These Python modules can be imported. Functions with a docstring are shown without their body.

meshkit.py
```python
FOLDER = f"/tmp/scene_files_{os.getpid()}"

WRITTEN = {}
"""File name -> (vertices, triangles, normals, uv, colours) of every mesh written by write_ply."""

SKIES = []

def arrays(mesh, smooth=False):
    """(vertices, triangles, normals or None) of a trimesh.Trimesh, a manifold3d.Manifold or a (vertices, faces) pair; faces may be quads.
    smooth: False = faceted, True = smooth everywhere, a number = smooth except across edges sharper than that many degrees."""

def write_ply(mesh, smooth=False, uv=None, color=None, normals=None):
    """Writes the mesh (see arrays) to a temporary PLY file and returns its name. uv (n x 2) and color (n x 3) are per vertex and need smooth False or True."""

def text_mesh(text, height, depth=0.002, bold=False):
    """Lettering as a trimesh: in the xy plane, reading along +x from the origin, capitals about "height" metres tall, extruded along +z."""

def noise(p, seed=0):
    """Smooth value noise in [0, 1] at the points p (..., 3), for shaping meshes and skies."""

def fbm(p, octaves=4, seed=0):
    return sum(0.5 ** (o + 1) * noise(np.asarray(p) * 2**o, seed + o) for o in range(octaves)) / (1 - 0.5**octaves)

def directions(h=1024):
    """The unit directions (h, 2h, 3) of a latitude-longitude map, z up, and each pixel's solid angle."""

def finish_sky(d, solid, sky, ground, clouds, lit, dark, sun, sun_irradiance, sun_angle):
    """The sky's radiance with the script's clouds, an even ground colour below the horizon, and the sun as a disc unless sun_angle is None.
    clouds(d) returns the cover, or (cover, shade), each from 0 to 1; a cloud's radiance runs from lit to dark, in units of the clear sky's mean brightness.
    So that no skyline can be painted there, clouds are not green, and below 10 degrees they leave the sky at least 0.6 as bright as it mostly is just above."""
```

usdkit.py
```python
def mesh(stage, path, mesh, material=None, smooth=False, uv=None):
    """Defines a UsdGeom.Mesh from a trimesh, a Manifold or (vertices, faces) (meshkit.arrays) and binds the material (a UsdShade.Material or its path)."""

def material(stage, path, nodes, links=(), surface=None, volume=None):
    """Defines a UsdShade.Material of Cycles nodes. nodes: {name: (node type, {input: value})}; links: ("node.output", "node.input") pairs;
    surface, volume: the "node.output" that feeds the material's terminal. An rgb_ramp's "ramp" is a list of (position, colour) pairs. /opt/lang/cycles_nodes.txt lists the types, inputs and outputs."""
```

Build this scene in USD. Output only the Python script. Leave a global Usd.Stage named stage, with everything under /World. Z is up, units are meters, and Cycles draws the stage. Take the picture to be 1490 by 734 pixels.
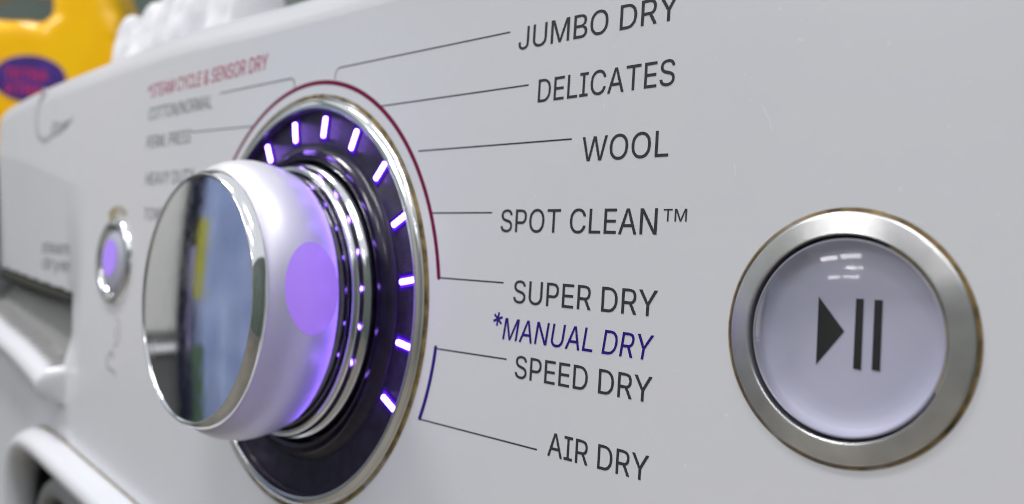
import math, random
import numpy as np, trimesh, shapely, usdkit, meshkit, manifold3d
from shapely.geometry import Polygon, Point, LineString, box as sbox
from pxr import Usd, UsdGeom, UsdLux, UsdShade, Gf, Sdf
random.seed(4); rng = np.random.default_rng(4)
stage = Usd.Stage.CreateInMemory()
UsdGeom.SetStageUpAxis(stage, UsdGeom.Tokens.z); UsdGeom.SetStageMetersPerUnit(stage, 1.0)
UsdGeom.Xform.Define(stage, '/World')
MM = 0.001

# ---------------------------------------------------------------- camera
FPX, YAW, PITCH, ROLL = 1276.44, .8004, .0183, .0599
def cam_basis(y, p, r):
    f = np.array([-np.sin(y)*np.cos(p), np.cos(y)*np.cos(p), np.sin(p)])
    rt = np.cross(f, [0, 0, 1]); rt /= np.linalg.norm(rt); up = np.cross(rt, f)
    return np.cos(r)*rt+np.sin(r)*up, -np.sin(r)*rt+np.cos(r)*up, f
CR, CU, CF = cam_basis(YAW, PITCH, ROLL)
EYE = np.array([0, -100.0, 0])                                     # millimetres
cam = UsdGeom.Camera.Define(stage, '/World/camera')
m = np.eye(4); m[0, :3] = CR; m[1, :3] = CU; m[2, :3] = -CF; m[3, :3] = EYE*MM
cam.AddTransformOp().Set(Gf.Matrix4d(*m.ravel().tolist()))
cam.CreateHorizontalApertureAttr(36.0); FL = 36.0*FPX/1490
cam.CreateFocalLengthAttr(FL); cam.CreateFStopAttr(FL/1.7); cam.CreateFocusDistanceAttr(0.127)
cam.CreateClippingRangeAttr(Gf.Vec2f(0.005, 50.0)); cam.CreateExposureAttr(0.0)

# ---------------------------------------------------------------- light
AMBIENT, LAMP = .88, 31.0
usdkit.material(stage, '/World/Looks/room_light', {"b": ("background_shader", {"color": (.93, .95, 1.0), "strength": AMBIENT})}, surface="b.background")
dome = UsdLux.DomeLight.Define(stage, '/World/room_glow')
UsdShade.MaterialBindingAPI.Apply(dome.GetPrim()).Bind(UsdShade.Material.Get(stage, '/World/Looks/room_light'))
def rect_light(name, x, y, z, w, d, k):
    l = UsdLux.RectLight.Define(stage, '/World/'+name)
    l.CreateWidthAttr(w); l.CreateHeightAttr(d); l.CreateIntensityAttr(k); l.CreateColorAttr(Gf.Vec3f(1.0, .985, 1.0))
    l.AddTranslateOp().Set(Gf.Vec3d(x, y, z))
for i, (x, y, k) in enumerate([(-1.42, -1.75, 1), (-.92, -1.75, 1), (-.95, -2.2, 1), (-1.62, -2.65, 1), (-1.10, -2.65, 1), (.5, -1.0, .6), (.9, -2.0, .6), (-.95, -.42, 2.3), (.15, -.35, 1)]):
    rect_light(f'ceiling_lamp_{i+1:03d}', x, y, 1.35, .42, .14, LAMP*k)

# ---------------------------------------------------------------- materials
def mat(name, nodes, links=(), surface="p.BSDF"):
    return usdkit.material(stage, '/World/Looks/'+name, nodes, links, surface=surface)
def plain(name, color, rough=.4, metallic=0., **kw):
    return mat(name, {"p": ("principled_bsdf", dict(base_color=color, roughness=rough, metallic=metallic, **kw))})
def grain(name, c1, c2, scale, rough=.4, bump=0., bscale=None, metallic=0., **kw):
    """colour that drifts a little between two tones, with fine relief"""
    n = {"g": ("geometry", {}), "n": ("noise_texture", {"scale": scale, "detail": 4}), "r": ("rgb_ramp", {"ramp": [(.35, c1), (.65, c2)]}),
         "n2": ("noise_texture", {"scale": bscale or scale*6, "detail": 3}), "b": ("bump", {"strength": bump, "distance": .0002}),
         "p": ("principled_bsdf", dict(roughness=rough, metallic=metallic, **kw))}
    l = [("g.position", "n.vector"), ("g.position", "n2.vector"), ("n.fac", "r.fac"), ("r.color", "p.base_color")]
    if bump: l += [("n2.fac", "b.height"), ("b.normal", "p.normal")]
    return mat(name, n, l)
M = {}
# white glossy plastic with dust specks
M['panel'] = mat('panel', {"g": ("geometry", {}), "n": ("noise_texture", {"scale": 9., "detail": 3}), "r": ("rgb_ramp", {"ramp": [(.3, (.66, .68, .715)), (.7, (.71, .705, .735))]}),
    "v": ("noise_texture", {"scale": 900., "detail": 1}), "vr": ("rgb_ramp", {"ramp": [(.735, (0, 0, 0)), (.78, (.25, .25, .25))]}), "mx": ("mix_color", {"b": (.93, .93, .95)}),
    "n2": ("noise_texture", {"scale": 160., "detail": 3}), "b": ("bump", {"strength": .06, "distance": .0003}), "rr": ("map_range", {"from_min": .3, "from_max": .7, "to_min": .15, "to_max": .26}),
    "p": ("principled_bsdf", {"roughness": .3, "specular_ior_level": .5})},
    [("g.position", "n.vector"), ("g.position", "v.vector"), ("g.position", "n2.vector"), ("n.fac", "r.fac"), ("r.color", "mx.a"), ("v.fac", "vr.fac"), ("vr.color", "mx.fac"), ("mx.result", "p.base_color"), ("n2.fac", "b.height"), ("b.normal", "p.normal"), ("n.fac", "rr.value"), ("rr.result", "p.roughness")])
def scratched(name, color, r0, r1, aniso=0., bumpy=.03):
    n = {"g": ("geometry", {}), "n": ("noise_texture", {"scale": 300., "detail": 4}), "rr": ("map_range", {"from_min": .35, "from_max": .65, "to_min": r0, "to_max": r1, "clamp": True}),
         "n2": ("noise_texture", {"scale": 700., "detail": 2}), "b": ("bump", {"strength": bumpy, "distance": .0001}), "p": ("principled_bsdf", {"base_color": color, "metallic": 1., "anisotropic": aniso})}
    return mat(name, n, [("g.position", "n.vector"), ("g.position", "n2.vector"), ("n.fac", "rr.value"), ("rr.result", "p.roughness"), ("n2.fac", "b.height"), ("b.normal", "p.normal")])
M['chrome'] = scratched('chrome', (.78, .79, .80), .06, .14)
M['mirror'] = scratched('mirror', (.88, .89, .92), .03, .08, bumpy=.015)
M['dark_chrome'] = scratched('dark_chrome', (.16, .15, .19), .06, .16)
def ringed(name, cx, cz, pitch, base, p, strength, dist):
    """fine circular turning marks round the axis at (cx, cz) millimetres"""
    n = {"g": ("geometry", {}), "s": ("separate_xyz", {}), "dx": ("math", {"math_type": "subtract", "value2": cx*MM}), "dz": ("math", {"math_type": "subtract", "value2": cz*MM}),
         "x2": ("math", {"math_type": "multiply"}), "z2": ("math", {"math_type": "multiply"}), "a": ("math", {"math_type": "add"}), "q": ("math", {"math_type": "sqrt"}),
         "k": ("math", {"math_type": "multiply", "value2": 2*math.pi/(pitch*MM)}), "sn": ("math", {"math_type": "sine"}),
         "no": ("noise_texture", {"scale": 160., "detail": 4}), "nr": ("rgb_ramp", {"ramp": base}), "b": ("bump", {"strength": strength, "distance": dist}), "p": ("principled_bsdf", p)}
    return mat(name, n, [("g.position", "s.vector"), ("s.x", "dx.value1"), ("s.z", "dz.value1"), ("dx.value", "x2.value1"), ("dx.value", "x2.value2"), ("dz.value", "z2.value1"), ("dz.value", "z2.value2"),
        ("x2.value", "a.value1"), ("z2.value", "a.value2"), ("a.value", "q.value1"), ("q.value", "k.value1"), ("k.value", "sn.value1"), ("sn.value", "b.height"), ("b.normal", "p.normal"),
        ("g.position", "no.vector"), ("no.fac", "nr.fac"), ("nr.color", "p.base_color")])
DX, DZ = -168.3, -9.7            # the dial's axis
PX, PZ = -46.6, -5.8             # the start button's axis
QX, QZ = -277.0, -5.2            # the power button's axis
M['dial_face'] = mat('dial_face', {"g": ("geometry", {}), "s": ("separate_xyz", {}), "dx": ("math", {"math_type": "subtract", "value2": DX*MM}), "dz": ("math", {"math_type": "subtract", "value2": DZ*MM}),
    "at": ("math", {"math_type": "arctan2"}), "k": ("math", {"math_type": "multiply", "value2": 420.}), "sn": ("math", {"math_type": "sine"}), "b": ("bump", {"strength": .5, "distance": .00005}),
    "no": ("noise_texture", {"scale": 500., "detail": 4}), "nr": ("rgb_ramp", {"ramp": [(.35, (.013, .009, .023)), (.72, (.030, .021, .050))]}),
    "p": ("principled_bsdf", {"roughness": .3, "specular_ior_level": .2, "coat_weight": .2, "coat_roughness": .06})},
    [("g.position", "s.vector"), ("s.x", "dx.value1"), ("s.z", "dz.value1"), ("dz.value", "at.value1"), ("dx.value", "at.value2"), ("at.value", "k.value1"), ("k.value", "sn.value1"), ("sn.value", "b.height"), ("b.normal", "p.normal"),
     ("g.position", "no.vector"), ("no.fac", "nr.fac"), ("nr.color", "p.base_color")])
M['cove'] = grain('cove', (.012, .008, .022), (.022, .015, .04), 300., .17, .02, 900., specular_ior_level=.42)
M['brushed'] = ringed('brushed', PX, PZ, .18, [(.3, (.58, .575, .58)), (.7, (.82, .81, .80))], {"roughness": .26, "metallic": 1.}, .5, .00002)
M['ink'] = plain('ink', (.036, .038, .045), .6, specular_ior_level=.2)
M['ink_pale'] = plain('ink_pale', (.14, .14, .15), .55)
M['mark_pale'] = plain('mark_pale', (.40, .40, .42), .55)
M['scratch'] = plain('scratch', (.78, .78, .80), .5)
M['ink_red'] = plain('ink_red', (.17, .001, .045), .6, specular_ior_level=.15)
M['ink_pink'] = plain('ink_pink', (.40, .008, .075), .6, specular_ior_level=.15)
M['ink_blue'] = plain('ink_blue', (.028, .008, .20), .6, specular_ior_level=.15)
M['symbol'] = plain('symbol', (.006, .006, .005), .6)
M['black'] = plain('black', (.012, .012, .013), .5)
M['gasket'] = plain('gasket', (.02, .021, .02), .5)
M['lens_disc'] = grain('lens_disc', (.44, .445, .54), (.49, .49, .58), 60., .5)
M['lens_wall'] = plain('lens_wall', (.30, .31, .34), .35)
M['groove'] = plain('groove', (.03, .03, .04), .4)
def clear(name, ior=1.45, tint=(.97, .97, 1.0)):
    return mat(name, {"t": ("transparent_bsdf", {"color": tint}), "g": ("glossy_bsdf", {"roughness": .075, "color": (1, 1, 1)}), "f": ("fresnel", {"IOR": ior}), "m": ("mix_closure", {})},
        [("f.fac", "m.fac"), ("t.BSDF", "m.closure1"), ("g.BSDF", "m.closure2")], surface="m.closure")
M['clear_lens'] = clear('clear_lens', 1.27)
def glow(name, color, k):
    return mat(name, {"e": ("emission", {"color": color, "strength": k})}, surface="e.emission")
M['led'] = glow('led', (.33, .16, 1.0), 22.)
M['halo_glow'] = glow('halo_glow', (.10, .016, 1.0), 2.2)  # inner halo of the light bars, painted as glow
M['halo_glow_faint'] = glow('halo_glow_faint', (.13, .03, 1.0), .27)  # wider, weaker halo, painted as glow
M['led_inside'] = glow('led_inside', (.24, .11, 1.0), 30.)
M['marker'] = plain('marker', (.22, .15, .42), .35, emission_color=(.27, .135, .66), emission_strength=.92)
M['power_glow'] = glow('power_glow', (.42, .27, .92), 1.0)
# satin silver-white plastic that lets some light through
M['knob'] = mat('knob', {"g": ("geometry", {}), "n2": ("noise_texture", {"scale": 1500., "detail": 2}), "b": ("bump", {"strength": .12, "distance": .00005}),
    "p": ("principled_bsdf", {"base_color": (.80, .80, .81), "roughness": .43, "metallic": .5}), "t": ("translucent_bsdf", {"color": (.9, .9, .95)}), "m": ("mix_closure", {"fac": .15})},
    [("g.position", "n2.vector"), ("n2.fac", "b.height"), ("b.normal", "p.normal"), ("p.BSDF", "m.closure1"), ("t.BSDF", "m.closure2")], surface="m.closure")
# brown-yellow dirt that gathers in joints: patchy, see-through where there is none
def dirt(name, c1, c2, lo, hi, scale):
    return mat(name, {"g": ("geometry", {}), "n": ("noise_texture", {"scale": scale, "detail": 5, "roughness": .65}), "n2": ("noise_texture", {"scale": scale*5, "detail": 3}), "r": ("rgb_ramp", {"ramp": [(.35, c1), (.7, c2)]}),
        "k": ("rgb_ramp", {"ramp": [(lo, (0, 0, 0)), (hi, (1, 1, 1))]}), "d": ("principled_bsdf", {"roughness": .8}), "t": ("transparent_bsdf", {}), "m": ("mix_closure", {})},
        [("g.position", "n.vector"), ("g.position", "n2.vector"), ("n2.fac", "r.fac"), ("r.color", "d.base_color"), ("n.fac", "k.fac"), ("k.color", "m.fac"), ("t.BSDF", "m.closure1"), ("d.BSDF", "m.closure2")], surface="m.closure")
M['dirt'] = dirt('dirt', (.09, .06, .02), (.36, .27, .11), .24, .55, 75.)
M['dirt_close'] = dirt('dirt_close', (.07, .04, .012), (.32, .22, .08), .18, .52, 80.)
M['dirt_pale'] = dirt('dirt_pale', (.30, .24, .12), (.46, .40, .24), .36, .62, 90.)
M['yellow'] = grain('yellow', (.95, .50, .001), (.98, .56, .002), 30., .17, .03, 200., specular_ior_level=.4)
M['purple_label'] = grain('purple_label', (.04, .010, .17), (.06, .02, .24), 60., .35)
M['label_red'] = plain('label_red', (.55, .015, .12), .4)
M['cloth'] = grain('cloth', (.80, .80, .83), (.86, .86, .89), 40., .85, .4, 900.)
M['wall_left'] = grain('wall_left', (.32, .32, .31), (.38, .38, .36), 2.5, .7, .2, 60.)
M['wall'] = grain('wall', (.13, .165, .145), (.18, .215, .19), 2.5, .7, .2, 60.)
M['floor'] = grain('floor', (.21, .19, .155), (.27, .24, .20), 3., .6, .1, 60.)
M['rim_grey'] = plain('rim_grey', (.20, .20, .20), .4)
M['glass_grey'] = plain('glass_grey', (.14, .13, .22), .15)
M['hold_shade_grey'] = plain('hold_shade_grey', (.21, .21, .205), .45)  # panel plastic darkened to stand in for shade inside the hand hold
M['painted_shadow_black'] = plain('painted_shadow_black', (.045, .046, .038), .95, specular_ior_level=.1)  # shade under the pocket's upper edge, put into the colour
M['wall_pale'] = grain('wall_pale', (.74, .74, .71), (.80, .80, .77), 3., .6, .1, 60.)
M['navy'] = grain('navy', (.006, .008, .022), (.02, .022, .06), 22., .8, .4, 500.)
M['bluegrey'] = grain('bluegrey', (.30, .38, .66), (.46, .55, .82), 9., .8, .4, 500.)
M['lilac'] = grain('lilac', (.30, .28, .50), (.40, .38, .60), 12., .8, .4, 500.)
M['lime'] = grain('lime', (.44, .44, .06), (.58, .56, .09), 12., .8, .4, 500.)
M['green'] = grain('green', (.09, .17, .10), (.16, .26, .18), 12., .8, .4, 500.)

# ---------------------------------------------------------------- helpers
used = {}
def unique(path):
    n = used.get(path, -1)+1; used[path] = n
    return path if n == 0 else f'{path}_{n:03d}'
def obj(name, mesh, material, parent=None, smooth=40, **cd):
    """one Mesh prim from a mesh given in millimetres"""
    path = unique((str(parent) if parent else '/World')+'/'+name)
    v, f = (np.asarray(mesh.vertices), np.asarray(mesh.faces)) if isinstance(mesh, trimesh.Trimesh) else mesh
    usdkit.mesh(stage, path, trimesh.Trimesh(np.asarray(v)*MM, np.asarray(f), process=False) if np.asarray(f).shape[1] == 3 else (np.asarray(v)*MM, f), M[material], smooth=smooth)
    tag(path, **cd)
    return path
def tag(path, **cd):
    p = stage.GetPrimAtPath(path)
    for k, v in cd.items(): p.SetCustomDataByKey(k, v)
def thing(name, loc=(0, 0, 0), **cd):
    path = unique('/World/'+name)
    UsdGeom.Xform.Define(stage, path); tag(path, **cd)
    return path
def cat(*ms): return trimesh.util.concatenate([trimesh.Trimesh(np.asarray(x.vertices), np.asarray(x.faces), process=False) for x in ms])
def lathe(prof, cx, cz, n=160, a0=0., a1=360., wob=None):
    """profile of (radius, height in front of the panel) turned round the axis through (cx, cz); normals face outwards for a profile that runs from the rim inwards"""
    prof = np.asarray(prof, float); full = abs(a1-a0-360) < 1e-6
    t = np.radians(np.linspace(a0, a1, n, endpoint=not full)); k = len(prof)
    v = np.stack([cx+prof[None, :, 0]*np.cos(t)[:, None], np.broadcast_to(-prof[None, :, 1], (n, k)), cz+prof[None, :, 0]*np.sin(t)[:, None]], -1).reshape(-1, 3)
    f = []
    for i in range(n if full else n-1):
        j = (i+1) % n
        for q in range(k-1):
            f.append((i*k+q, i*k+q+1, j*k+q+1)); f.append((i*k+q, j*k+q+1, j*k+q))
    me = trimesh.Trimesh(v, np.array(f), process=False)
    ar = me.area_faces; me.update_faces(ar > 1e-9)
    return me
def arc_prof(c, r, a0, a1, n=8):
    a = np.radians(np.linspace(a0, a1, n)); return [(c[0]+r*np.cos(x), c[1]+r*np.sin(x)) for x in a]
def bx(x0, x1, y0, y1, z0, z1, ch=0.):
    b = trimesh.creation.box(bounds=[(x0, y0, z0), (x1, y1, z1)])
    if ch:
        c = np.array([(x, y, z) for x in (x0, x1) for y in (y0, y1) for z in (z0, z1)], float); mid = c.mean(0); pts = []
        for p in c:
            s = np.sign(mid-p)
            for a in range(3):
                q = p+s*ch; q[a] = p[a]; pts.append(q)
        b = trimesh.convex.convex_hull(np.array(pts))
    return b
def flat(poly, h, thick=.06, holes=None):
    """a printed or flat shape in the panel's plane: polygon in (x, z), its front h in front of the panel"""
    out = []
    for g in getattr(poly, 'geoms', [poly]):
        if g.is_empty: continue
        e = trimesh.creation.extrude_polygon(g, thick, engine='earcut'); v = e.vertices
        e = trimesh.Trimesh(np.c_[v[:, 0], -(h-thick)-v[:, 2], v[:, 1]], e.faces[:, ::-1] if False else e.faces, process=False); out.append(e)
    m_ = cat(*out); m_.fix_normals(); return m_
def stroke(pts, w, cap='round'):
    return LineString(pts).buffer(w/2, cap_style=cap, join_style='round')
PRINT = .03                      # how far ink stands off the panel
def lettering(text, x0, x1, z0, cap, bold=False, slant=0., mirror=False):
    """lettering on the panel from x0 to x1 with its base line at z0 and capitals of the given height"""
    t = meshkit.text_mesh(text, cap, depth=.03, bold=bold); v = np.array(t.vertices); lo, hi = v[:, 0].min(), v[:, 0].max()
    x = x0+(v[:, 0]-lo)/(hi-lo)*(x1-x0-slant*cap); x = x+slant*v[:, 1]
    me = trimesh.Trimesh(np.c_[x, -PRINT*.5-v[:, 2], z0+v[:, 1]], t.faces, process=False); me.fix_normals(); return me
def sstep(a, b, x):
    t = np.clip((np.asarray(x, float)-a)/(b-a), 0, 1); return t*t*(3-2*t)
def tube(pts, r, n=14, flatten=1.):
    """a rounded bar along a path; r a radius or one per point"""
    pts = np.asarray(pts, float); r = np.broadcast_to(r, len(pts)); tan = np.gradient(pts, axis=0); tan /= np.linalg.norm(tan, axis=1)[:, None]
    ref = np.array([0, 1., 0]); s = np.cross(tan, ref); s /= np.linalg.norm(s, axis=1)[:, None]; a = np.linspace(0, 2*np.pi, n, endpoint=False)
    v = (pts[:, None]+r[:, None, None]*(np.cos(a)[None, :, None]*s[:, None]+flatten*np.sin(a)[None, :, None]*ref[None, None])).reshape(-1, 3); f = []
    for i in range(len(pts)-1):
        for j in range(n):
            k = (j+1) % n; f += [(i*n+j, i*n+k, (i+1)*n+k), (i*n+j, (i+1)*n+k, (i+1)*n+j)]
    c0, c1 = len(v), len(v)+1; v = np.vstack([v, pts[0], pts[-1]])
    for j in range(n):
        k = (j+1) % n; f += [(c0, k, j), (c1, (len(pts)-1)*n+j, (len(pts)-1)*n+k)]
    me = trimesh.Trimesh(v, f, process=False); me.fix_normals(); return me
def spline(pts, n):
    from scipy.interpolate import CubicSpline
    pts = np.asarray(pts, float); s = np.r_[0, np.cumsum(np.linalg.norm(np.diff(pts, axis=0), axis=1))]
    return CubicSpline(s, pts)(np.linspace(0, s[-1], n))

# ================================================================ the room
ob = obj('wall', bx(-3000, 1500, 520, 600, -900, 1300), 'wall', kind='structure')

obj('wall', bx(-1900, -1800, -3200, 519, -899, 1300), 'wall', kind='structure')  # this and the next two walls are unseen, added to cut dome light
obj('wall', bx(1510, 1600, -3200, 519, -899, 1300), 'wall', kind='structure')
obj('wall', bx(-1790, 1500, -3300, -3210, -899, 1300), 'wall_left', kind='structure')
obj('floor', bx(-3000, 1500, -3200, 519, -960, -900), 'floor', kind='structure')  # unseen, added to block dome light from below and darken reflections

# ================================================================ the dryer
dryer = thing('clothes_dryer', label='white clothes dryer with lit cycle knob, printed cycle names and start button', category='clothes dryer')
XL, XR, ZB = -424.0, 90.0, -150.0
TX = np.array([-424, -419, -400, -364, -319, -282, -246, -216, -191, -120, 0, 90]); TZ = np.array([55.6, 56.3, 58.2, 60, 61.1, 62, 62.4, 61.6, 60.6, 59.5, 59, 59])
from scipy.interpolate import PchipInterpolator
ztop = PchipInterpolator(TX, TZ); RT = 9.0
dcurve = PchipInterpolator([-430, -413.6, -373.9, -324.4, -299], [36.5, 34.6, 29.1, 20.5, 15.5])
DRX = -299.2                                                     # the drawer's right-hand edge
# door outline
door_top = spline([(-351.5, -140), (-351.5, -86), (-350, -77), (-346.4, -71.0), (-339.4, -66.9), (-327, -65.4), (-310, -66.6), (-286.6, -68.9), (-247.4, -72.6), (-205, -77.6), (-150, -86), (-60, -104), (60, -135)], 140)
door_poly = Polygon(list(map(tuple, door_top))+[(60, -160), (-351.5, -160)]).buffer(0)
xs = np.linspace(-416, XR, 90); dx = np.linspace(-416, DRX, 40)
outline = Polygon([(x, float(ztop(x))-RT) for x in xs[::-1]]+[(-416, ZB), (XR, ZB)])
drawer_poly = Polygon([(x, float(dcurve(x))) for x in dx]+[(DRX, ZB), (-416, ZB)]).buffer(0)
ring = lambda x, z, r: Point(x, z).buffer(r, 48)
front = outline.difference(drawer_poly.buffer(.01).union(drawer_poly.buffer(.12).intersection(sbox(-420, ZB-5, 0, -27)))).difference(door_poly).difference(ring(DX, DZ, 43.2)).difference(ring(PX, PZ, 14.2)).difference(ring(QX, QZ, 12.4))
parts = []
for g in getattr(front, 'geoms', [front]):
    if g.area < 5: continue
    v, f = trimesh.creation.triangulate_polygon(g, engine='earcut'); me = trimesh.Trimesh(np.c_[v[:, 0], np.zeros(len(v)), v[:, 1]], f, process=False)
    if me.face_normals[:, 1].mean() > 0: me.invert()
    parts.append(me)
# rounded top edge and the top, rounded left-hand end
a = np.radians(np.linspace(0, 90, 9)); rows = []
cx = np.linspace(-416, XR, 90)
prof = [(RT-RT*np.cos(t), -RT+RT*np.sin(t)) for t in a]+[(60, 0.), (300, 0.), (480, 0.)]
def grid(P):
    P = np.asarray(P); n, k = P.shape[:2]; i, j = np.meshgrid(np.arange(n-1), np.arange(k-1), indexing='ij'); b = (i*k+j).ravel()
    return trimesh.Trimesh(P.reshape(-1, 3), np.vstack([np.c_[b, b+1, b+k+1], np.c_[b, b+k+1, b+k]]), process=False)
top = grid([[(x, y, float(ztop(x))+z) for y, z in prof] for x in cx])
if top.face_normals[:, 2].mean() < 0: top.invert()
parts.append(top)
prof2 = [(8-8*np.sin(t), 8-8*np.cos(t)) for t in a][::1]           # (x from XL, y)
zs = list(np.linspace(ZB, 0, 12))+list(np.linspace(4, 46.6, 12))
side = grid([[(XL+x, y, z) for x, y in prof2]+[(XL, 200, z), (XL, 480, z)] for z in zs])
if side.face_normals[:, 1].mean() > 0: side.invert()
parts.append(side)
corner = grid([[(XL+x, y+yo, 46.6+zo*(float(ztop(-416))-46.6+0)/9.) for x, y in prof2] for yo, zo in [(RT-RT*np.cos(t), RT*np.sin(t)) for t in a]])
if corner.face_normals[:, 1].mean() > 0: corner.invert()
parts.append(corner)
panel = obj('control_panel', cat(*parts), 'panel', dryer, smooth=30)
obj('backing', bx(-415, XR, 24, 470, ZB+2, 44), 'black', panel, smooth=False)

# --- the drawer on the left with its hand hold
res = .8; X = np.linspace(-417.5, DRX, 149); Z = np.arange(ZB, 37, res); GX, GZ = np.meshgrid(X, Z, indexing='ij')
d = np.clip(dcurve(np.clip(GX, -430, -299))-GZ, 0, None); w = 1-sstep(-330, -302, GX)
H = -w*.08*np.clip(d, 0, 50)
H = H*(1-.75*sstep(50, 62, d))
zpt = PchipInterpolator([-420, -401, -363, -318, -300], [-12, -13.2, -15.6, -17.8, -18.5])(GX); zpb = PchipInterpolator([-420, -395, -389, -350, -313, -300], [-27, -29.6, -31, -36.8, -44.2, -47])(GX)
inp = sstep(-318.0, -319.6, GX) if False else (1-sstep(-320.2, -318.4, GX))
t = np.clip((GZ-zpb)/(zpt-zpb), 0, 1); scoop = np.where((GZ < zpt) & (GZ > zpb), 9*np.clip(t, 0, 1)**.45, 0)*inp*(1-sstep(.955, 1, t)*0)
zc = zpb-5.4; e = np.clip(1-((GZ-zc)/6.2)**2, 0, 1)**.5*8.5*(1-sstep(-319.5, -313.5, GX)); H = H+e*np.where(GZ < zpb+1.0, 1, 0)-scoop
left_round = 8-np.sqrt(np.clip(64-np.clip(-416-GX, 0, 8)**2, 0, None))
H = H-left_round-.02
dm = grid(np.stack([GX, -H, GZ], -1)); fc = dm.triangles_center
keep = (fc[:, 2] < dcurve(np.clip(fc[:, 0], -430, -299))+.8)
keep &= ~shapely.contains_xy(door_poly.buffer(-.5), fc[:, 0], fc[:, 2])
dm.update_faces(keep); dm.remove_unreferenced_vertices()
if dm.face_normals[:, 1].mean() > 0: dm.invert()
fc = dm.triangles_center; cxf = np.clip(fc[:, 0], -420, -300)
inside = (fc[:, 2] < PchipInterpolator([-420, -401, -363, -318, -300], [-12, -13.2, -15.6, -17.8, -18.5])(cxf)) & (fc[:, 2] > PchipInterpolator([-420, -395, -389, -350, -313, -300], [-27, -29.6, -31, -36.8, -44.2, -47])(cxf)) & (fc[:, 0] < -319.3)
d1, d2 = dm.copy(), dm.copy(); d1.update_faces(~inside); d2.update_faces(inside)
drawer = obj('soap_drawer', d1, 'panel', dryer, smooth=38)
obj('hand_hold', d2, 'hold_shade_grey', drawer, smooth=38)
obj('painted_shadow', tube([(x, 4.6, float(PchipInterpolator([-420, -401, -363, -318, -300], [-12, -13.2, -15.6, -17.8, -18.5])(x))-2.6) for x in np.linspace(-412, -322.5, 24)], 1.9, 10, 1.2), 'painted_shadow_black', drawer, smooth=60)  # dark bar painted in as the shade along the pocket's top
pm = cat(lettering('steam', -357, -324, -4.6, 4.6, slant=.15), lettering('dryer', -357, -322, -10.6, 4.6, slant=.15)); pv = np.array(pm.vertices)
pv[:, 1] += (1-sstep(-330, -302, pv[:, 0]))*.08*np.clip(dcurve(pv[:, 0])-pv[:, 2], 0, 50)+.02
obj('printed_mark', trimesh.Trimesh(pv, pm.faces, process=False), 'ink_pale', dryer, smooth=False)
# --- door below
door = obj('door', tube(np.c_[door_top[:, 0]+.4, np.full(len(door_top), -1.5), door_top[:, 1]-4.4], 4.5, 20, 1.4), 'panel', dryer, smooth=60)
inner = door_poly.buffer(-6.0)
gm = flat(inner, -9, 1.0); obj('gasket', gm, 'gasket', door, smooth=False)
rim2 = spline([(-338, -140), (-338, -98), (-333, -89), (-322, -85), (-305, -87), (-280, -93), (-240, -104), (-180, -124)], 60)
obj('inner_rim', tube(np.c_[rim2[:, 0], np.full(len(rim2), 5.), rim2[:, 1]], 4.2, 14), 'rim_grey', door, smooth=60)
obj('window_glass', lathe([(15, -13), (14, -9), (11, -6), (6, -4.5), (0.01, -4)], -333, -105, 60), 'glass_grey', door, smooth=60)
gl = door_top[(door_top[:, 0] > -349) & (door_top[:, 0] < -120)]
obj('joint_dirt', flat(LineString(gl).buffer(.55), .25, .2), 'dirt', door, smooth=False)

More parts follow.
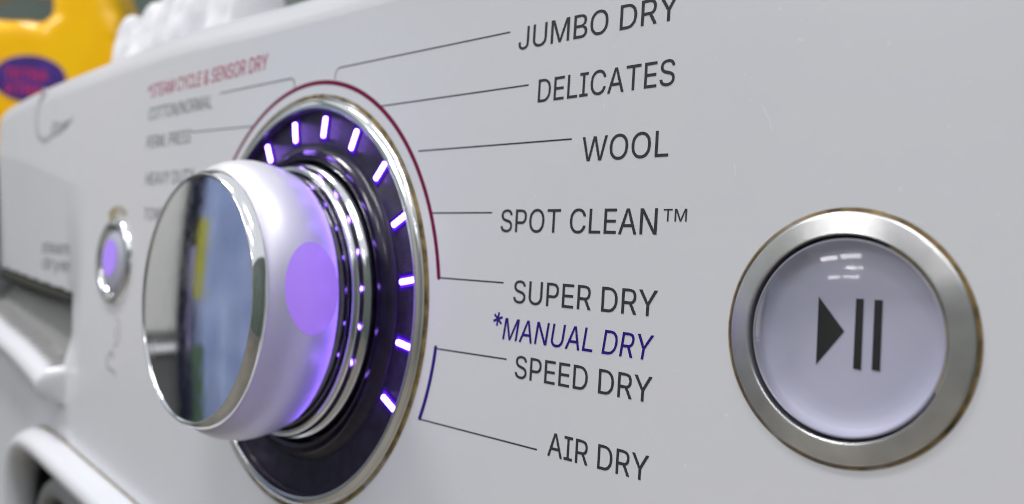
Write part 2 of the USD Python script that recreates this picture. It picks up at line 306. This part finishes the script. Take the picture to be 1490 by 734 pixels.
# --- the cycle dial: face, ring, collar
hD = -0.9
face = [(42., .9), (41.43, .97), (41.4, .8), (41.34, hD+.1), (41.2, hD), (34.25, hD), (34.15, hD-.1), (34., hD-.1)]
dial = obj('dial_face', lathe(face, DX, DZ, 220), 'dial_face', dryer, smooth=35)
cv = [(34.2-2.75*math.sin(q), hD+.05+2.75*(1-math.cos(q))) for q in np.radians(np.linspace(0, 88, 14))]
obj('light_cove', lathe([(34.2, hD-.1)]+cv+[(31.3, hD+2.35), (30.9, hD+2.4), (30.4, hD+2.1), (30.0, hD+.6), (29.6, hD-.8), (26., hD-.9)], DX, DZ, 220), 'cove', dial, smooth=40)
rp = [(44.0, -.4), (44.0, .1), (43.85, .3), (43.4, .5), (43.25, .5), (43.15, .62), (42.7, .9), (42.2, 1.06), (41.75, 1.12), (41.52, 1.08), (41.42, .98)]
obj('chrome_ring', lathe(rp, DX, DZ, 240), 'chrome', dial, smooth=40)
obj('joint_dirt', lathe([(44.7, .03), (44.0, .14), (43.9, .5)], DX, DZ, 160), 'dirt', dial)
cp = [(29.45, hD-.5), (29.55, 1.0), (29.5, 1.8), (29.3, 2.3), (29.0, 2.65), (28.75, 2.85), (28.7, 3.1), (28.72, 3.5), (28.66, 4.2), (28.45, 4.75), (28.1, 5.08), (27.7, 5.15), (27.3, 5.0), (27.0, 4.5), (26.7, 3.0)]
obj('collar', lathe(cp, DX, DZ, 220), 'chrome', dial, smooth=60)
for k in range(14):
    an = 119.2-18.3*k if k < 9 else 119.2+18.3*(k-8)
    c, s = math.cos(math.radians(an)), math.sin(math.radians(an))
    b = bx(35.5, 39.95, -.55, .55, -.47, .47, .2); v = b.vertices
    bar = obj('light_bar', trimesh.Trimesh(np.c_[DX+v[:, 0]*c-v[:, 2]*s, -(hD+.15)+v[:, 1], DZ+v[:, 0]*s+v[:, 2]*c], b.faces), 'led', dial, smooth=False)
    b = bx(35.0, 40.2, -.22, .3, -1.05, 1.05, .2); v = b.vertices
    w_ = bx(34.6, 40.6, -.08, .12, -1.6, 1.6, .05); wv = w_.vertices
    obj('painted_halo', trimesh.Trimesh(np.c_[DX+wv[:, 0]*c-wv[:, 2]*s, -hD+wv[:, 1], DZ+wv[:, 0]*s+wv[:, 2]*c], w_.faces), 'halo_glow_faint', bar, smooth=False)  # glowing plates stand in for light spilling round each bar
    obj('painted_halo', trimesh.Trimesh(np.c_[DX+v[:, 0]*c-v[:, 2]*s, -(hD-.05)+v[:, 1], DZ+v[:, 0]*s+v[:, 2]*c], b.faces), 'halo_glow', bar, smooth=False)

# --- the knob
kr = [(26.4, 7.4), (26.85, 7.5), (27.15, 7.8), (27.5, 8.8), (28.0, 10.6), (28.4, 12.6), (28.55, 14.6), (28.4, 16.4), (27.95, 18.2), (27.2, 19.8), (26.4, 20.9), (25.85, 21.4), (25.6, 21.5)]
def kR(h): return float(np.interp(h, [q[1] for q in kr], [q[0] for q in kr]))
knob = obj('cycle_knob', lathe(kr, DX, DZ, 220), 'knob', dryer, smooth=60)
obj('neck', lathe([(26.9, 3.0), (26.9, 6.0), (26.6, 7.2), (26.45, 7.55), (10, 7.55)], DX, DZ, 200), 'dark_chrome', knob, smooth=40)
obj('bezel', lathe([(25.6, 21.3), (25.78, 21.5), (25.8, 22.0), (25.55, 22.9), (25.15, 23.6), (24.85, 23.95)]+arc_prof((24.6, 23.75), .32, 45, 150, 6)+[(24.25, 23.8), (24.1, 23.7)], DX, DZ, 220), 'chrome', knob, smooth=40)
rr = np.linspace(24.14, .01, 14); obj('mirror_face', lathe([(r_, 23.72+.5*(1-(r_/24.12)**2)) for r_ in rr], DX, DZ, 160), 'mirror', knob, smooth=60)
# backlit pointer on the knob's side
pts = []; n_r, n_a = 6, 40
def on_knob(h, an, out=.06): r_ = kR(h)+out; return (DX+r_*math.cos(an), -h, DZ+r_*math.sin(an))
A0, H0, AH, HH = math.radians(8.0), 13.5, 8.15/26.6, 5.75
v = [on_knob(H0, A0)]+[on_knob(H0+HH*q/n_r*math.cos(t_), A0+AH*q/n_r*math.sin(t_)) for q in range(1, n_r+1) for t_ in np.linspace(0, 2*np.pi, n_a, endpoint=False)]
f = [(0, 1+j, 1+(j+1) % n_a) for j in range(n_a)]
for q in range(n_r-1):
    for j in range(n_a):
        k = (j+1) % n_a; f += [(1+q*n_a+j, 1+(q+1)*n_a+j, 1+(q+1)*n_a+k), (1+q*n_a+j, 1+(q+1)*n_a+k, 1+q*n_a+k)]
obj('pointer_light', (v, f), 'marker', knob, smooth=True)
# lamp strip inside the knob behind its right-hand side
obj('inner_lamp', lathe([(25.7, 7.85), (26.3, 8.25), (25.7, 9.0)], DX, DZ, 40, -56, 60), 'led_inside', knob)
obj('added_light_blocker', lathe([(24.6, 7.7), (24.9, 10), (25.0, 15), (24., 21.2)], DX, DZ, 80), 'black', knob)  # unseen dark sleeve added to keep the lamp's glow near the rear

# --- the printed cycle names, leader lines and arcs
R0 = 47.5
def arc_pts(a0, a1, r_=R0): return [(DX+r_*math.cos(math.radians(q)), DZ-.3+r_*math.sin(math.radians(q))) for q in np.linspace(a0, a1, 90)]
obj('printed_arc', flat(stroke(arc_pts(9.2, 171), .95), PRINT, .03), 'ink_red', dryer, smooth=False, label='dark red printed arc round the dial')
obj('printed_arc', flat(stroke(arc_pts(-6.0, -22.3), .85), PRINT, .03), 'ink_blue', dryer, smooth=False, label='dark blue printed arc beside the dial')
LW = .26
TEXT = [('JUMBO DRY', -104.4, -72.6, 36.05, 3.72, 'ink', 0), ('DELICATES', -99.2, -72.6, 26.85, 3.72, 'ink', 0), ('WOOL', -89.0, -73.0, 16.85, 3.72, 'ink', 0), ('SPOT CLEAN', -106.1, -74.2, 5.9, 3.72, 'ink', 0),
        ('SUPER DRY', -102.1, -73.4, -5.6, 3.68, 'ink', 0), ('MANUAL DRY', -104.1, -73.6, -11.75, 3.55, 'ink_blue', .14), ('SPEED DRY', -100.7, -73.5, -17.6, 3.62, 'ink', 0), ('AIR DRY', -92.5, -73.3, -28.5, 3.6, 'ink', 0),
        ('*STEAM CYCLE & SENSOR DRY', -259.8, -189.0, 43.2, 3.75, 'ink_pink', .05), ('COTTON/NORMAL', -258.0, -217.0, 36.55, 3.6, 'ink_pale', 0), ('PERM. PRESS', -258.0, -228.7, 28.3, 3.6, 'ink_pale', 0),
        ('HEAVY DUTY', -257.0, -225.0, 17.6, 3.6, 'ink_pale', 0), ('TOWELS', -256.6, -236, 7.5, 3.5, 'ink_pale', 0)]
for t_, x0, x1, z0, cap, ink, sl in TEXT:
    obj('printed_cycle_name', lettering(t_, x0, x1, z0, cap, slant=sl), ink, dryer, smooth=False, label='printed words '+t_)
obj('printed_trademark', lettering('TM', -73.2, -69.3, 7.75, 1.75), 'ink', dryer, smooth=False)
obj('printed_star', flat(shapely.union_all([stroke([(-105.4+1.15*math.cos(q), -8.55+1.15*math.sin(q)), (-105.4-1.15*math.cos(q), -8.55-1.15*math.sin(q))], .42, 'flat') for q in np.radians([80, 20, 140])]), PRINT, .03), 'ink_blue', dryer, smooth=False)
def bend(p0, p1, p2, r_=1.8):
    p0, p1, p2 = map(np.array, (p0, p1, p2)); a_ = p1+(p0-p1)/np.linalg.norm(p0-p1)*r_; b_ = p1+(p2-p1)/np.linalg.norm(p2-p1)*r_
    return [tuple(p0)]+[tuple((1-q)**2*a_+2*q*(1-q)*p1+q*q*b_) for q in np.linspace(0, 1, 8)]+[tuple(p2)]
LEADS = [bend((-106.6, 39.4), (-159.4, 39.75), (-159.7, 37.4)), [(-101.5, 29.95), (-142.3, 30.2)], [(-91.3, 20.45), (-129.6, 20.65)], [(-108.4, 9.1), (-124.5, 9.1)], [(-104.6, -2.5), (-121.2, -2.5)],
         [(-102.8, -14.9), (-120.6, -15.1)], [(-94.8, -28.1), (-124.0, -28.2)], bend((-213, 39.9), (-176.4, 39.7), (-176.0, 37.4)), [(-229.1, 31.1), (-193.8, 30.1)]]
for l in LEADS: obj('printed_line', flat(stroke(l, LW, 'flat'), PRINT*.8, .02), 'ink', dryer, smooth=False)
# marks at the far left
obj('printed_mark', flat(shapely.union_all([stroke(spline([(-359, 56), (-364.5, 51), (-366, 45), (-363.5, 40), (-357, 37), (-349, 37.2)], 30), 2.2), stroke(spline([(-349, 38), (-342, 38.4), (-334, 39.6), (-326, 42.5)], 14), 2.0)]), PRINT, .03), 'mark_pale', dryer, smooth=False)
obj('printed_mark', lettering('Dryer', -347, -328, 39.6, 3.4, slant=.2), 'ink_pale', dryer, smooth=False)
obj('printed_mark', flat(shapely.union_all([stroke(spline([(-272, -22.5), (-269.5, -24), (-269, -27), (-270, -29.5), (-273, -30.5)], 16), .8), stroke([(-272, -25), (-272.5, -28.5)], .8), stroke(spline([(-274, -32.8), (-277, -34.5), (-277.5, -37), (-275, -38), (-270.5, -39.2)], 16), 1.2), stroke([(-275, -33), (-272.5, -34)], 1.)]), PRINT, .03), 'mark_pale', dryer, smooth=False)

for q in ([(-58.6, 22.4), (-57.6, 20.6), (-57.2, 19.2)], [(-62.4, 15.5), (-62.0, 13.6)], [(-42.2, 8.9), (-37.9, 7.6)], [(-70, -12.5), (-69.2, -12.7)]):
    obj('scratch', flat(stroke(q, .10), PRINT*.6, .01), 'scratch', dryer, smooth=False)
# --- the start button
start = obj('start_button', lathe([(14.85, -.5), (14.85, .2), (14.68, .38), (14.4, .46), (12.45, .75), (12.2, .72), (12.08, .5), (12.0, -2.5)], PX, PZ, 200), 'brushed', dryer, smooth=35)
obj('groove', lathe([(12.05, -1.2), (11.3, -1.25)], PX, PZ, 120), 'groove', start)
obj('lens_disc', lathe([(11.7, -1.1), (11.65, .1), (11.45, .12), (11.15, -.9), (10.6, -1.4), (9.6, -1.7), (8.2, -1.8), (.01, -1.8)], PX, PZ, 140), 'lens_disc', start, smooth=60)
Rc = 31.; hr = .2
obj('clear_lens', lathe([(11.6, hr-.5)]+[(r_, hr+math.sqrt(Rc**2-r_**2)-math.sqrt(Rc**2-11.55**2)) for r_ in np.linspace(11.55, .01, 22)], PX, PZ, 140), 'clear_lens', start, smooth=60)
sy = lambda p: [(PX+x, PZ+z) for x, z in p]
for q in ([(-4.05, 4.55), (-3.95, -3.65), (-.65, .65)], [(.62, 4.65), (1.52, 4.65), (1.62, -3.7), (.68, -3.6)], [(2.82, 4.65), (3.75, 4.65), (3.85, -3.55), (2.9, -3.5)]):
    obj('symbol', flat(Polygon(sy(q)), -1.72, .05), 'symbol', start, smooth=False)
obj('joint_dirt', lathe([(15.3, .03), (14.95, .14), (14.86, .35)], PX, PZ, 140), 'dirt_close', start)
obj('inner_dirt', lathe([(12.0, .3), (11.8, .12), (11.6, .0)], PX, PZ, 60, -25, 65), 'dirt_pale', start)

# --- the power button
power = obj('power_button', lathe([(13.2, -.4), (13.1, .5), (12.5, 1.2), (11.4, 1.35), (10.4, .8), (9.8, -.2), (9.6, -1.2)], QX, QZ, 100), 'chrome', dryer, smooth=50)
obj('button_face', lathe([(9.7, -.9), (9.3, .2), (8.0, 1.0), (4., 1.6), (.01, 1.8)], QX, QZ, 80), 'lens_disc', power, smooth=60)
obj('power_light', lathe([(5.6, 1.62), (3., 1.85), (.01, 1.95)], QX, QZ+1, 60), 'power_glow', power, smooth=60)
obj('joint_dirt', lathe([(17.0, .05), (14.5, .1), (13.1, .6)], QX, QZ, 60, 62, 118), 'dirt_pale', power)

# ================================================================ things on top
def pix(px, py, y):
    """the point of the plane at depth y behind the panel that stands at that place of the photograph, for measuring sizes"""
    dd = (px-745)/FPX*CR-(py-367)/FPX*CU+CF; return EYE+dd*((y+100)/dd[1])
# white cloth
lumps = []
for px_, py_, rp_ in [(217, 44, 25), (236, 52, 24), (252, 30, 28), (272, 16, 26), (300, 12, 30), (330, 4, 34), (365, -6, 36), (400, -12, 36)]:
    c = pix(px_, py_, 50); r_ = rp_*float((c-EYE)@CF)/FPX
    ball = manifold3d.Manifold.sphere(r_, 24).translate(c.tolist()); foot = manifold3d.Manifold.cylinder(6, r_*1.5, r_*1.2, 20).translate((float(c[0])*1.02, 54., float(ztop(np.clip(c[0], -420, 80)))+.4))
    lumps.append(manifold3d.Manifold.batch_hull([ball, foot]))
lm = manifold3d.Manifold.batch_boolean(lumps, manifold3d.OpType.Add).refine_to_length(2.2).to_mesh()
cl_ = trimesh.Trimesh(lm.vert_properties[:, :3], lm.tri_verts); cl_.merge_vertices(); trimesh.smoothing.filter_laplacian(cl_, .5, 45)
cv_ = np.array(cl_.vertices); cv_ += np.array(cl_.vertex_normals)*(5.*(meshkit.fbm(cv_/np.array([20., 20., 16.]), 3, 5)-.5))[:, None]
cv_[:, 2] = np.maximum(cv_[:, 2], 56.8)
obj('white_cloth', trimesh.Trimesh(cv_, cl_.faces, process=False), 'cloth', smooth=True, label='crumpled white cloth lying on top of the dryer beside the yellow bottle', category='cloth')
# yellow bottle, its broad side to the camera
C0 = pix(45, 115, 130); depth = float((C0-EYE)@CF); U = np.array([CR[0], CR[1], 0]); U /= np.linalg.norm(U); Nn = np.array([-U[1], U[0], 0])*-1
if Nn @ (EYE-C0) < 0: Nn = -Nn
def uv(px, py):
    q = EYE+((px-745)/FPX*CR-(py-367)/FPX*CU+CF)*depth; return ((q-C0)@U, (q-C0)[2])
base = 60.5-C0[2]
ol = [uv(188, 100), uv(181, 62), uv(164, -5), uv(150, -40), uv(110, -62), uv(60, -78), uv(0, -84), uv(-60, -70), uv(-105, -20), uv(-125, 60)]
uR, uL = uv(192, 120)[0], uv(-135, 120)[0]
ol = [(uR+2, base), (uR+1, base+18)]+ol+[(uL, base+18), (uL-1, base)]
hole = Polygon([uv(-62, 22), uv(55, 28), uv(66, 20), uv(66, -2), uv(58, -14), uv(0, -26), uv(-50, -20)]).buffer(2, 6).buffer(-1.0)
bp = Polygon(ol).buffer(-6).buffer(6, 8).difference(hole)
cs = manifold3d.CrossSection([np.array(bp.exterior.coords)[:-1]]+[np.array(i.coords)[:-1] for i in bp.interiors], manifold3d.FillRule.EvenOdd)
mf = manifold3d.Manifold.extrude(cs, 62.).refine_to_length(5.0); mm_ = mf.to_mesh(); tm = trimesh.Trimesh(mm_.vert_properties[:, :3], mm_.tri_verts); 
trimesh.smoothing.filter_laplacian(tm, .5, 14); trimesh.smoothing.filter_taubin(tm, .55, .5, 20)
zmin = tm.vertices[:, 1].min(); 
def to_world(v):                                                  # (u, v, w out of the broad side)
    v = np.asarray(v); return C0+v[:, :1]*U+v[:, 1:2]*[0, 0, 1]+(v[:, 2:3]-62.)*Nn
tv = np.array(tm.vertices); tv[:, 1] += base-zmin
bottle = thing('detergent_bottle', label='yellow detergent bottle with handle hole and purple oval label behind the dryer panel', category='bottle')
obj('body', trimesh.Trimesh(to_world(tv), tm.faces, process=False), 'yellow', bottle, smooth=True)
th = np.linspace(0, 2*np.pi, 64, endpoint=False); rx, rz = 54*depth/FPX, 34*depth/FPX
WF = tv[(np.abs(tv[:, 0]) < rx) & (np.abs(tv[:, 1]) < rz), 2].max()+.15
el = Polygon(np.c_[rx*np.cos(th)-1, rz*np.sin(th)-0])
le = trimesh.creation.extrude_polygon(el, .5, engine='earcut'); lv = np.array(le.vertices); lv[:, 2] += WF
lab = obj('label', trimesh.Trimesh(to_world(lv), le.faces), 'purple_label', bottle, smooth=False)
def btext(t_, u0, u1, v0, cap):
    q = meshkit.text_mesh(t_, cap, .3, bold=True); qv = np.array(q.vertices); lo, hi = qv[:, 0].min(), qv[:, 0].max()
    return trimesh.Trimesh(to_world(np.c_[u0+(qv[:, 0]-lo)/(hi-lo)*(u1-u0), v0+qv[:, 1], WF+.55+qv[:, 2]]), q.faces, process=False)
s_ = depth/FPX
obj('label_lettering', cat(btext('TETRA', -38*s_, 26*s_, -2*s_, 15*s_), btext('XTRA', -36*s_, 20*s_, -24*s_, 15*s_)), 'label_red', lab, smooth=False)
cxu, cyv = uv(-20, -84); cap = trimesh.creation.cylinder(24, 46, sections=48); cv = np.array(cap.vertices)
obj('cap', trimesh.Trimesh(to_world(np.c_[cxu+cv[:, 0], cyv+18+cv[:, 2], 31+cv[:, 1]]), cap.faces), 'purple_label', bottle, smooth=30)

# ================================================================ unseen things added across the room for the knob's mirror to reflect
def hanging(name, y0, y1, z0, z1, material, fold, x=-1200, seed=0, **cd):
    yy = np.linspace(y0, y1, 60); zz = np.linspace(z0, z1, 40); Y, ZZ = np.meshgrid(yy, zz, indexing='ij')
    n_ = meshkit.fbm(np.stack([Y/60, ZZ/260, 0*Y+seed], -1), 3, seed); xx = x+fold*np.sin(Y/11+2*n_)+30*(n_-.5)
    s = .06*(Y-(y0+y1)/2)*np.sin(ZZ/190+seed)
    fr = np.stack([xx, Y+s, ZZ], -1); A_ = grid(fr); B_ = grid(fr-[8, 0, 0])
    if A_.face_normals[:, 0].mean() < 0: A_.invert()
    if B_.face_normals[:, 0].mean() > 0: B_.invert()
    return obj(name, cat(A_, B_), material, smooth=80, **cd)
lk = thing('locker', label='added pale grey locker reflected at the left of the mirrored knob face', category='locker')
obj('door', bx(-1330, -1215, -452, -200, -128, 700, 4), 'wall_pale', lk, smooth=False)
obj('ledge', bx(-1330, -1205, -453, -200, -162, -150, 3), 'cloth', lk, smooth=False)
obj('drawer_front', bx(-1330, -1218, -452, -200, -900, -164, 4), 'rim_grey', lk, smooth=False)
obj('drawer_front', bx(-1330, -1218, -452, -200, -149, -130, 4), 'rim_grey', lk, smooth=False)
hanging('hanging_coat', -500, -448, -700, 260, 'navy', 6, -1185, 1, label='added dark navy coat reflected as the dark band in the mirrored knob face', category='coat')
hanging('hanging_towel', -520, -494, -70, 70, 'lime', 3, -1178, 2, label='added narrow yellow green towel reflected in the middle of the mirrored knob face', category='towel')
hanging('hanging_streak', -483, -472, -190, 20, 'lilac', 3, -1180, 7, label='thin lilac strip added as the streak reflected on the dark coat in the mirrored knob face', category='shirt')
hanging('hanging_scarf', -528, -488, -420, -150, 'green', 5, -1182, 3, label='added dull green scarf reflected near the bottom of the mirrored knob face', category='scarf')
hanging('hanging_sheet', -900, -496, -420, 420, 'bluegrey', 7, -1230, 4, label='added pale blue grey sheet reflected at the right of the mirrored knob face', category='sheet')
